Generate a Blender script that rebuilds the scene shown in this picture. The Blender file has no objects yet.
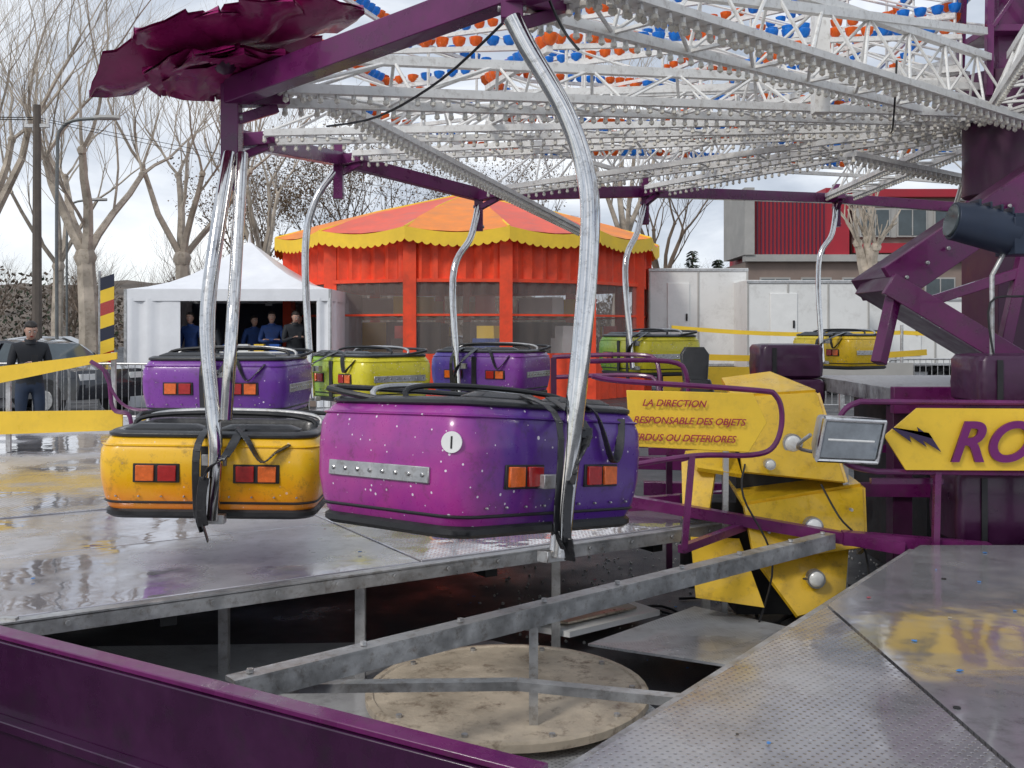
import bpy, bmesh, math, random
from mathutils import Vector, Matrix
random.seed(7)
V=Vector
scn=bpy.context.scene
scn.view_settings.view_transform='Standard'
scn.view_settings.look='None'
scn.view_settings.exposure=0
COL=scn.collection

# ------------------------------------------------------------------ materials
def nodes_of(name):
    m=bpy.data.materials.new(name); m.use_nodes=True
    nt=m.node_tree; b=nt.nodes['Principled BSDF']
    return m,nt,b
def noise(nt,scale,detail=4,rough=.6,vec=None):
    n=nt.nodes.new('ShaderNodeTexNoise'); n.inputs['Scale'].default_value=scale
    n.inputs['Detail'].default_value=detail; n.inputs['Roughness'].default_value=rough
    if vec is None:
        tc=nt.nodes.new('ShaderNodeTexCoord'); vec=tc.outputs['Object']
    nt.links.new(vec,n.inputs['Vector']); return n
def ramp(nt,src,stops):
    r=nt.nodes.new('ShaderNodeValToRGB'); e=r.color_ramp.elements
    while len(e)>1: e.remove(e[-1])
    e[0].position=stops[0][0]; c=stops[0][1]; e[0].color=(*c,1)
    for p,c in stops[1:]:
        x=e.new(p); x.color=(*c,1)
    nt.links.new(src,r.inputs[0]); return r
def mixc(nt,f,a,b,mode='MIX'):
    m=nt.nodes.new('ShaderNodeMix'); m.data_type='RGBA'; m.blend_type=mode
    for s,i in ((f,0),(a,6),(b,7)):
        if hasattr(s,'is_linked'): nt.links.new(s,m.inputs[i])
        elif i==0: m.inputs[0].default_value=s
        else: m.inputs[i].default_value=(*s,1)
    return m.outputs[2]
def mat(name,col,rough=.5,metal=0,var=.25,ns=4,bump=0,bs=80,coat=0,rvar=.15,dirt=0,dirtcol=(.05,.04,.035),simple=False):
    m,nt,b=nodes_of(name)
    n=noise(nt,ns,2 if simple else 4,.65)
    r=ramp(nt,n.outputs[0],[(.3,tuple(c*(1-var) for c in col)),(.7,tuple(min(1,c*(1+var)) for c in col))])
    out=r.outputs[0]
    if dirt:
        n2=noise(nt,ns*2.7,3 if simple else 5,.75)
        d=ramp(nt,n2.outputs[0],[(.52,(0,0,0)),(.72,(dirt,dirt,dirt))])
        out=mixc(nt,d.outputs[0],out,dirtcol)
    nt.links.new(out,b.inputs['Base Color'])
    if simple or rvar<.01: b.inputs['Roughness'].default_value=rough
    else:
        mr=nt.nodes.new('ShaderNodeMapRange'); mr.inputs[1].default_value=.3; mr.inputs[2].default_value=.7
        mr.inputs[3].default_value=max(.03,rough-rvar); mr.inputs[4].default_value=min(1,rough+rvar)
        nt.links.new(n.outputs[0],mr.inputs[0]); nt.links.new(mr.outputs[0],b.inputs['Roughness'])
    b.inputs['Metallic'].default_value=metal
    b.inputs['Coat Weight'].default_value=coat; b.inputs['Coat Roughness'].default_value=.06
    if bump:
        bp=nt.nodes.new('ShaderNodeBump'); bp.inputs['Strength'].default_value=bump; bp.inputs['Distance'].default_value=.01
        nt.links.new(noise(nt,bs,2).outputs[0],bp.inputs['Height']); nt.links.new(bp.outputs[0],b.inputs['Normal'])
    return m
def starpaint(name,ca,cb,axis=0,x0=-.3,x1=.3,star=.8,zk=0,k=1):
    m,nt,b=nodes_of(name)
    tc=nt.nodes.new('ShaderNodeTexCoord'); sp=nt.nodes.new('ShaderNodeSeparateXYZ')
    nt.links.new(tc.outputs['Object'],sp.inputs[0])
    add=nt.nodes.new('ShaderNodeMath'); add.operation='ADD'
    n=noise(nt,4,4,.65); sc=nt.nodes.new('ShaderNodeMath'); sc.operation='MULTIPLY_ADD'
    nt.links.new(n.outputs[0],sc.inputs[0]); sc.inputs[1].default_value=.55 if axis==0 else .25; sc.inputs[2].default_value=-sc.inputs[1].default_value/2
    nt.links.new(sp.outputs[axis],add.inputs[0]); nt.links.new(sc.outputs[0],add.inputs[1])
    z=nt.nodes.new('ShaderNodeMath'); z.operation='MULTIPLY_ADD'; z.inputs[1].default_value=-zk
    nt.links.new(sp.outputs[2],z.inputs[0]); nt.links.new(add.outputs[0],z.inputs[2])
    mr=nt.nodes.new('ShaderNodeMapRange'); mr.inputs[1].default_value=x0; mr.inputs[2].default_value=x1
    nt.links.new(z.outputs[0],mr.inputs[0])
    base=mixc(nt,mr.outputs[0],ca,cb)
    for scl,mx in ((14,.125*k),(30,.16*k)):
        vo=nt.nodes.new('ShaderNodeTexVoronoi'); vo.inputs['Scale'].default_value=scl
        nt.links.new(tc.outputs['Object'],vo.inputs['Vector'])
        sx=nt.nodes.new('ShaderNodeSeparateColor'); nt.links.new(vo.outputs['Color'],sx.inputs[0])
        th=nt.nodes.new('ShaderNodeMath'); th.operation='MULTIPLY_ADD'
        nt.links.new(sx.outputs[0],th.inputs[0]); th.inputs[1].default_value=mx; th.inputs[2].default_value=-.035
        lt=nt.nodes.new('ShaderNodeMath'); lt.operation='LESS_THAN'
        nt.links.new(vo.outputs['Distance'],lt.inputs[0]); nt.links.new(th.outputs[0],lt.inputs[1])
        mu=nt.nodes.new('ShaderNodeMath'); mu.operation='MULTIPLY'; mu.inputs[1].default_value=star
        nt.links.new(lt.outputs[0],mu.inputs[0]); base=mixc(nt,mu.outputs[0],base,(.85,.8,.85))
    dn=noise(nt,11,6,.8); dr=ramp(nt,dn.outputs[0],[(.54,(0,0,0)),(.72,(.6,.6,.6))])
    col=mixc(nt,dr.outputs[0],base,(.05,.03,.03))
    nt.links.new(col,b.inputs['Base Color'])
    rr=ramp(nt,dn.outputs[0],[(.35,(.22,.22,.22)),(.65,(.5,.5,.5))]); nt.links.new(rr.outputs[0],b.inputs['Roughness'])
    b.inputs['Coat Weight'].default_value=.35; b.inputs['Coat Roughness'].default_value=.12
    return m
def deckmat(name,col,scale,puddle=.5,dots=True,stain=False,metal=.6):
    m,nt,b=nodes_of(name)
    tc=nt.nodes.new('ShaderNodeTexCoord')
    n=noise(nt,1.3,6,.7); c=ramp(nt,n.outputs[0],[(.3,tuple(x*.75 for x in col)),(.55,col),(.75,tuple(min(1,x*1.3) for x in col))]).outputs[0]
    n3=noise(nt,9,6,.8); c=mixc(nt,ramp(nt,n3.outputs[0],[(.5,(0,0,0)),(.75,(.5,.5,.5))]).outputs[0],c,(.14,.125,.115))
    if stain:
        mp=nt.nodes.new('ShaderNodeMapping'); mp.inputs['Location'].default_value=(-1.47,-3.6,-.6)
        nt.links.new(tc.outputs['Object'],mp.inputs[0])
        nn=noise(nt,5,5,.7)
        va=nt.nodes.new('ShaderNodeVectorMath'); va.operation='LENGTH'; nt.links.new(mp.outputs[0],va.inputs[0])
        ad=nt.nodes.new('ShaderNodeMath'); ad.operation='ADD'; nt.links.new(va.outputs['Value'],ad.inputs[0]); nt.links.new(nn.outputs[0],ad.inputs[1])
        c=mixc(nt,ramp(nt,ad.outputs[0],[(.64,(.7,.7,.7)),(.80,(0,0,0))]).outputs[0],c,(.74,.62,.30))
    pn=noise(nt,.9,5,.6)
    wet=ramp(nt,pn.outputs[0],[(.42,(0,0,0)),(.55,(1,1,1))]).outputs[0]
    c=mixc(nt,wet,c,mixc(nt,1.0,c,(.78,.76,.77),'MULTIPLY'))
    h=None
    if dots:
        vo=nt.nodes.new('ShaderNodeTexVoronoi'); vo.inputs['Scale'].default_value=scale; vo.inputs['Randomness'].default_value=0
        rt=nt.nodes.new('ShaderNodeMapping'); rt.inputs['Rotation'].default_value=(0,0,.78)
        nt.links.new(tc.outputs['Object'],rt.inputs[0]); nt.links.new(rt.outputs[0],vo.inputs['Vector'])
        dr=ramp(nt,vo.outputs['Distance'],[(.2,(.0,.0,.0)),(.32,(1,1,1))])
        c=mixc(nt,dr.outputs[0],mixc(nt,1.0,c,(.6,.6,.6),'MULTIPLY'),c); h=dr.outputs[0]
    nt.links.new(c,b.inputs['Base Color'])
    mr=nt.nodes.new('ShaderNodeMapRange'); mr.inputs[3].default_value=.34; mr.inputs[4].default_value=max(.04,.34-puddle*.6)
    nt.links.new(wet,mr.inputs[0]); nt.links.new(mr.outputs[0],b.inputs['Roughness'])
    b.inputs['Metallic'].default_value=metal
    bp=nt.nodes.new('ShaderNodeBump'); bp.inputs['Distance'].default_value=.004
    bp.inputs['Strength'].default_value=.3
    nt.links.new(h if h else noise(nt,40,3).outputs[0],bp.inputs['Height'])
    b2=nt.nodes.new('ShaderNodeBump'); b2.inputs['Distance'].default_value=.02; b2.inputs['Strength'].default_value=.22
    nt.links.new(noise(nt,2.2,3).outputs[0],b2.inputs['Height']); nt.links.new(bp.outputs[0],b2.inputs['Normal'])
    nt.links.new(b2.outputs[0],b.inputs['Normal'])
    return m

M_purple=mat('purple_paint',(.125,.010,.092),.33,0,.25,6,0,60,.25,dirt=.4)
M_panel=mat('purple_panel_paint',(.036,.005,.034),.28,0,.35,3,.06,30,.2,dirt=.6,dirtcol=(.02,.012,.02))
M_purpled=mat('dark_purple_paint',(.06,.008,.045),.42,0,.25,5,0,60,.1,dirt=.4)
M_maroon=mat('magenta_petal',(.30,.014,.12),.3,0,.3,4,.1,12,.3,dirt=.4,dirtcol=(.10,.007,.045))
M_white=mat('white_truss_paint',(.80,.79,.76),.45,0,.08,8,dirt=.45,dirtcol=(.30,.25,.2),simple=True)
M_chrome=mat('chrome',(.70,.69,.68),.08,1,.1,14,rvar=.06,dirt=.6,dirtcol=(.2,.18,.16))
M_galv=mat('galvanised_steel',(.50,.50,.50),.42,.75,.25,9,.1,50,dirt=.65,dirtcol=(.18,.13,.09))
M_black=mat('black_rubber',(.018,.018,.02),.5,0,.4,10,.1,40)
M_vinyl=mat('black_vinyl',(.02,.02,.022),.38,0,.3,8,.2,25,.2)
M_pvinyl=mat('purple_vinyl',(.045,.008,.04),.38,0,.3,5,.4,9,.2)
M_orange=mat('orange_lens',(.75,.14,.02),.15,0,.2,40,.1,200,.8)
M_red=mat('red_lens',(.40,.012,.012),.15,0,.2,40,.1,200,.8)
M_bulb=mat('bulb_glass',(.80,.76,.66),.12,0,.1,30,coat=.5,simple=True)
M_cupb=mat('blue_cup',(.01,.20,.72),.3,0,.2,20,simple=True)
M_cupo=mat('orange_cup',(.92,.14,.015),.3,0,.2,20,simple=True)
M_yel=mat('yellow_paint',(.80,.50,.02),.35,0,.12,5,.05,30,.4,dirt=.5,dirtcol=(.25,.12,.03))
M_signy=mat('sign_yellow',(.86,.56,.04),.4,0,.08,3,dirt=.25,dirtcol=(.4,.25,.05))
M_ptext=mat('purple_lettering',(.16,.01,.13),.4,0,.1)
M_rtext=mat('red_lettering',(.35,.015,.05),.4,0,.1)
M_dark=mat('dark_void_steel',(.02,.02,.022),.6,.2,.4,6)
M_lampw=mat('white_lamp_glass',(.85,.85,.82),.15,0,.1,30,.3,60,.8)
M_badge=mat('white_badge',(.8,.8,.78),.4,0,.05)
M_wood=mat('weathered_plywood',(.50,.42,.32),.4,0,.3,4,.3,40,dirt=1,dirtcol=(.13,.085,.055))
M_deck=deckmat('wet_deck',(.64,.63,.66),38,.55,True)
M_deck2=deckmat('perforated_deck',(.60,.60,.62),42,.42,True,True)
M_plate=deckmat('tread_plate',(.62,.63,.63),50,.2,True,metal=.1)
M_asph=mat('wet_asphalt',(.045,.045,.048),.5,0,.45,1.2,.5,120,rvar=.3)
M_canvr=mat('red_orange_canvas',(.82,.07,.02),.6,0,.2,2,.2,6,dirt=.2)
M_canvp=mat('faded_red_canvas',(.80,.14,.09),.6,0,.15,2,.2,6)
M_canvo=mat('orange_canvas',(.88,.27,.05),.6,0,.15,2,.2,6)
M_canvy=mat('yellow_canvas',(.88,.58,.04),.6,0,.1,2,.2,6)
M_canvw=mat('white_canvas',(.82,.83,.86),.6,0,.06,2,.25,3)
M_navy=mat('dark_navy',(.03,.035,.06),.8,0,.3)
M_bark=mat('plane_tree_bark',(.44,.38,.31),.9,0,.3,2,dirt=.7,dirtcol=(.17,.14,.10),simple=True)
M_twig=mat('brown_twigs',(.16,.12,.09),.9,0,.3,1,simple=True)
M_leafb=mat('brown_dry_leaves',(.16,.105,.06),.9,0,.4,.6,simple=True)
M_trailer=mat('trailer_white',(.76,.76,.74),.4,0,.06,1,dirt=.35,dirtcol=(.35,.33,.3))
M_brick=mat('brown_render',(.26,.2,.17),.8,0,.15,1)
M_redclad=mat('red_cladding',(.36,.015,.03),.5,0,.12,1)
M_conc=mat('concrete',(.40,.39,.37),.8,0,.15,1)
M_win=mat('window_glass',(.06,.08,.09),.08,0,.3,1,rvar=.03)
M_lens=mat('floodlight_glass',(.34,.37,.39),.06,.5,.2,12,rvar=.03)
M_skin=mat('skin',(.55,.34,.26),.5,0,.1)
M_hair=mat('dark_hair',(.02,.015,.012),.6,0,.3,30)
M_jack=mat('black_jacket',(.018,.02,.025),.7,0,.3,8)
M_jackb=mat('blue_jacket',(.02,.06,.22),.7,0,.3,8)
M_jeans=mat('dark_jeans',(.03,.045,.08),.8,0,.3,8)
def clearmat():
    m,nt,b=nodes_of('clear_vinyl_window')
    b.inputs['Base Color'].default_value=(.42,.36,.33,1); b.inputs['Alpha'].default_value=.28; b.inputs['Roughness'].default_value=.12
    bp=nt.nodes.new('ShaderNodeBump'); bp.inputs['Strength'].default_value=.4; nt.links.new(noise(nt,3,3).outputs[0],bp.inputs['Height']); nt.links.new(bp.outputs[0],b.inputs['Normal'])
    return m
M_clear=clearmat()

# ------------------------------------------------------------------ mesh builder
class MB:
    def __init__(s): s.v=[];s.f=[];s.m=[];s.mats=[]
    def mi(s,m):
        if m not in s.mats: s.mats.append(m)
        return s.mats.index(m)
    def add(s,vs,fs,m):
        o=len(s.v); s.v+= [tuple(x) for x in vs]; i=s.mi(m)
        for f in fs: s.f.append([o+k for k in f]); s.m.append(i)
    def frame(s,p1,p2):
        d=(V(p2)-V(p1)); L=d.length; d.normalize()
        up=V((0,0,1)) if abs(d.z)<.97 else V((0,1,0))
        sx=d.cross(up).normalized(); sz=sx.cross(d).normalized()
        return d,sx,sz,L
    def beam(s,p1,p2,w,h,m):
        p1=V(p1);p2=V(p2); d,sx,sz,L=s.frame(p1,p2)
        vs=[p+sx*a*w/2+sz*b*h/2 for p in(p1,p2) for a,b in((-1,-1),(1,-1),(1,1),(-1,1))]
        s.add(vs,[(0,1,2,3),(7,6,5,4),(0,4,5,1),(1,5,6,2),(2,6,7,3),(3,7,4,0)],m)
    def angle(s,p1,p2,w,t,m):
        s.beam(p1,p2,w,t,m)
        d,sx,sz,L=s.frame(p1,p2); o=sx*(w/2-t/2)-sz*(w/2+t*.1)
        s.beam(V(p1)+o,V(p2)+o,t,w,m)
    def box(s,c,sz,m,rz=0):
        c=V(c); R=Matrix.Rotation(rz,3,'Z'); hx,hy,hz=sz[0]/2,sz[1]/2,sz[2]/2
        vs=[c+R@V((a*hx,b*hy,z*hz)) for z in(-1,1) for a,b in((-1,-1),(1,-1),(1,1),(-1,1))]
        s.add(vs,[(3,2,1,0),(4,5,6,7),(0,1,5,4),(1,2,6,5),(2,3,7,6),(3,0,4,7)],m)
    def tube(s,pts,r,m,n=8,cap=True):
        pts=[V(p) for p in pts]; k=len(pts); rs=r if isinstance(r,(list,tuple)) else [r]*k
        prev=None; vs=[]
        for i,p in enumerate(pts):
            t=(pts[min(i+1,k-1)]-pts[max(i-1,0)]).normalized()
            if prev is None:
                up=V((0,0,1)) if abs(t.z)<.9 else V((1,0,0)); a=t.cross(up).normalized()
            else:
                a=(prev-t*prev.dot(t)); a=a.normalized() if a.length>1e-6 else t.orthogonal().normalized()
            prev=a; b=t.cross(a)
            for j in range(n):
                q=2*math.pi*j/n; vs.append(p+(a*math.cos(q)+b*math.sin(q))*rs[i])
        fs=[(i*n+j,i*n+(j+1)%n,(i+1)*n+(j+1)%n,(i+1)*n+j) for i in range(k-1) for j in range(n)]
        if cap: fs+= [tuple(range(n-1,-1,-1)),tuple((k-1)*n+j for j in range(n))]
        s.add(vs,fs,m)
    def plate(s,pts,t,m,nrm=None):
        pts=[V(p) for p in pts]; n=len(pts)
        if nrm is None: nrm=(pts[1]-pts[0]).cross(pts[2]-pts[0]).normalized()
        nrm=V(nrm)
        vs=pts+[p+nrm*t for p in pts]
        s.add(vs,[tuple(range(n-1,-1,-1)),tuple(range(n,2*n))]+[(i,(i+1)%n,n+(i+1)%n,n+i) for i in range(n)],m)
    def loft(s,secs,m,cap0=True,cap1=True):
        n=len(secs[0]); vs=[p for q in secs for p in q]; k=len(secs)
        fs=[(i*n+j,i*n+(j+1)%n,(i+1)*n+(j+1)%n,(i+1)*n+j) for i in range(k-1) for j in range(n)]
        if cap0: fs.append(tuple(range(n-1,-1,-1)))
        if cap1: fs.append(tuple((k-1)*n+j for j in range(n)))
        s.add(vs,fs,m)
    def ball(s,c,r,m,a=8,b=5,sc=(1,1,1)):
        c=V(c); secs=[]
        for i in range(b+1):
            t=math.pi*(.04+.92*i/b)
            secs.append([c+V((math.sin(t)*math.cos(2*math.pi*j/a)*r*sc[0],math.sin(t)*math.sin(2*math.pi*j/a)*r*sc[1],-math.cos(t)*r*sc[2])) for j in range(a)])
        s.loft(secs,m)
    def build(s,name,matrix=None,bevel=0,parent=None,smooth=40):
        me=bpy.data.meshes.new(name); me.from_pydata(s.v,[],s.f)
        for m in s.mats: me.materials.append(m)
        me.polygons.foreach_set('material_index',s.m)
        bm=bmesh.new(); bm.from_mesh(me); bmesh.ops.recalc_face_normals(bm,faces=bm.faces); bm.to_mesh(me); bm.free()
        me.shade_smooth(); me.set_sharp_from_angle(angle=math.radians(smooth))
        ob=bpy.data.objects.new(name,me); COL.objects.link(ob)
        if matrix is not None: ob.matrix_world=matrix
        if bevel:
            b=ob.modifiers.new('b','BEVEL'); b.width=bevel; b.segments=2; b.limit_method='ANGLE'
        if parent: ob.parent=parent
        return ob
def smoothpts(pts,k=6):
    pts=[V(p) for p in pts]; out=[]; P=[pts[0]]+pts+[pts[-1]]
    for i in range(1,len(P)-2):
        for j in range(k):
            t=j/k; a,b,c,d=P[i-1],P[i],P[i+1],P[i+2]
            out.append(.5*((2*b)+(c-a)*t+(2*a-5*b+4*c-d)*t*t+(3*b-a-3*c+d)*t**3))
    out.append(pts[-1]); return out
def empty(name):
    e=bpy.data.objects.new(name,None); COL.objects.link(e); return e
def text(body,name,size,m,matrix,ext=.004,shear=.0,parent=None,align='LEFT',off=0):
    c=bpy.data.curves.new(name,'FONT'); c.body=body; c.size=size; c.extrude=ext; c.shear=shear; c.align_x=align; c.offset=off
    o=bpy.data.objects.new(name,c); COL.objects.link(o)
    dg=bpy.context.evaluated_depsgraph_get(); me=bpy.data.meshes.new_from_object(o.evaluated_get(dg))
    bpy.data.objects.remove(o)
    me.materials.clear(); me.materials.append(m)
    ob=bpy.data.objects.new(name,me); COL.objects.link(ob)
    ob.matrix_world=matrix
    if parent:
        ob.parent=parent; ob.matrix_parent_inverse=parent.matrix_world.inverted()
    return ob
UPR=Matrix.Rotation(math.pi/2,4,'X')

# ------------------------------------------------------------------ ground / deck
g=MB(); g.add([(-300,-100,0),(300,-100,0),(300,500,0),(-300,500,0)],[(0,1,2,3)],M_asph); g.build('ground')
ux=V((.849,.528,0)); un=V((-.528,.849,0)); A=V((-1.92,3.86,0))
dk=MB()
for i in range(8):
    s1=3.67+i*.18; w=1.13
    n0=A+un*(i*w); n1=A+un*(i*w+w-.014)
    seams=[-6,-3.6,-1.9,-.1,1.75,s1]
    for a,b in zip(seams[:-1],seams[1:]):
        z=.6+random.uniform(-.006,.004)
        p=[n0+ux*a,n0+ux*(b-.008),n1+ux*(b-.008),n1+ux*a]
        dk.plate([(q.x,q.y,z-.05) for q in p],.05,M_deck,(0,0,1))
dk.build('ride_platform_deck',bevel=.004)
e=MB()
e.angle(A-un*.035-ux*6+V((0,0,.585)),A-un*.035+ux*3.75+V((0,0,.585)),.06,.012,M_galv)
for sx in (-.02,.95,1.45,2.55,3.6):
    p=A+ux*sx+un*(.03 if sx!=.95 else .5); e.beam((p.x,p.y,0),(p.x,p.y,.54),.045,.045,M_galv)
for sx in (-1.5,.6,2.2,3.3):
    p=A+ux*sx+un*.1; q=p+un*7; e.beam((p.x,p.y,.49),(q.x,q.y,.49),.07,.1,M_dark)
e.beam((A.x-.02,A.y-.03,.3),(A.x-.02,A.y-.03,.6),.09,.03,M_galv)
for k in range(14):
    p=A+ux*(-.1+.28*k)-un*.072; e.tube([p+V((0,0,.56)),p-un*.01+V((0,0,.56))],.011,M_galv,6)
e.build('platform_edge_frame')
e=MB()
e.angle((-.885,3.14,.6),(1.68,5.29,.62),.07,.014,M_galv)
e.beam((.085,3.95,.0),(.085,3.95,.56),.035,.05,M_galv)
e.beam((-.86,3.36,.5),(.02,3.36,.51),.045,.03,M_galv)
e.beam((.02,3.36,.51),(.62,3.22,.5),.045,.03,M_galv)
e.beam((-.8,3.25,0),(-.8,3.25,.56),.05,.05,M_galv)
for k in range(9):
    t=k/8; p=V((-.885,3.14,.61)).lerp(V((1.68,5.29,.63)),min(.98,t+.02)); e.tube([p,p+V((0,0,.012))],.012,M_galv,6)
e.build('support_beam')
rd=MB()
rd.plate([(-.6,1.51,.55),(-.6,-1,.55),(1.25,-1,.55),(1.25,3.98,.55)],.05,M_deck2,(0,0,1))
rd.plate([(1.262,3.996,.55),(1.262,-1,.55),(4.4,-1,.55),(4.4,5.1,.55),(2.08,5.1,.55)],.053,M_deck2,(0,0,1))
rd.angle((-.62,1.52,.57),(2.06,5.12,.57),.05,.012,M_galv)
for y in (2.9,4.4):
    for x in (1.29,1.9,2.6,3.3): rd.tube([(x,y,.603),(x,y,.607)],.011,M_dark,8)
rd.build('perforated_walkway_deck')
pp=MB()
a=V((-2.6,3.73,0)); b=V((.06,2.155,0)); d=(b-a).normalized(); nn=V((d.y,-d.x,0))
pp.plate([a,b,b+V((0,0,.735)),a+V((0,0,.735))],.03,M_panel)
pp.beam(a+V((0,0,.745))+nn*-.01,b+V((0,0,.745))+nn*-.01,.06,.016,M_purple)
pp.beam(a+V((0,0,.50))+nn*.05,b+V((0,0,.50))+nn*.05,.04,.03,M_panel)
pp.build('purple_side_panel',bevel=.003)
lp=MB()
lp.plate([(-2.9,5.15,.05),(-1.6,3.0,.06),(.2,3.1,.07),(.75,3.9,.07),(.4,4.9,.06),(-.1,5.25,.06)],.01,M_plate,(0,0,1))
lp.build('tread_plate_sheet')
lp=MB(); lp.plate([(.38,5.0,.12),(1.05,5.75,.10),(1.55,5.2,.12),(.95,4.45,.2)],.012,M_plate,(0,0,1)); lp.build('tread_plate_sheet')
lp=MB(); lp.plate([(.0,5.5,.06),(.6,6.15,.05),(.85,5.75,.06),(.3,5.2,.1)],.03,M_badge,(0,0,1)); lp.plate([(.1,5.5,.1),(.58,6.02,.09),(.72,5.78,.09),(.3,5.32,.135)],.012,M_wood,(0,0,1)); lp.build('fallen_panel')
dc=MB(); c=V((-.02,4.33,.13))
def ell(r,z): return [c+V((math.cos(t)*.61*r,math.sin(t)*.6*r,z)) for t in [2*math.pi*i/48 for i in range(48)]]
dc.loft([ell(.97,-.02),ell(1,-.01),ell(1,.02),ell(.985,.025),ell(.95,.026),ell(.94,.018)],M_wood)
for i in range(10):
    t=i*.63; dc.tube([c+V((math.cos(t)*.54,math.sin(t)*.54,.017)),c+V((math.cos(t)*.54,math.sin(t)*.54,.03))],.013,M_galv,8)
dc.build('round_plywood_cover')
lt=MB(); cs=[mat('litter_%d'%i,cc,.7,simple=True) for i,cc in enumerate([(.04,.14,.35),(.05,.2,.5),(.4,.08,.1),(.35,.3,.22),(.06,.05,.04),(.06,.05,.04)])]
for i in range(90):
    if i<20:
        y=random.uniform(2.3,5); xl=(y-2.31)*.747+.03; x=random.uniform(xl,xl+1.6); z=.6055
    elif i<40:
        q=A+ux*random.uniform(-2,3.4)+un*random.uniform(.1,3); x,y,z=q.x,q.y,.606
    else:
        x=random.uniform(-.5,2.2); y=random.uniform(4.9,7); z=.006
    r=random.uniform(.004,.015); t0=random.random()*6
    lt.plate([(x+r*random.uniform(.4,1.2)*math.cos(t0+t),y+r*random.uniform(.4,1.2)*math.sin(t0+t),z) for t in(0,1.2,2.4,3.7,5)],.002,random.choice(cs),(0,0,1))
lt.build('scattered_litter')
gv=MB()
for i in range(700):
    x=random.uniform(-.2,3.2); y=random.uniform(5.4,8.5); r=random.uniform(.004,.012)
    gv.ball((x,y,r*.5),r,M_conc,5,3)
gv.build('gravel')
cb=MB()
for k in range(7):
    x=random.uniform(.2,1.6); y=random.uniform(5.3,6.6)
    pts=[(x+.28*i+random.uniform(-.12,.12),y+random.uniform(-.35,.35),.014) for i in range(6)]
    cb.tube(smoothpts(pts),.009,M_black,6)
cb.build('electric_cable')

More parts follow.
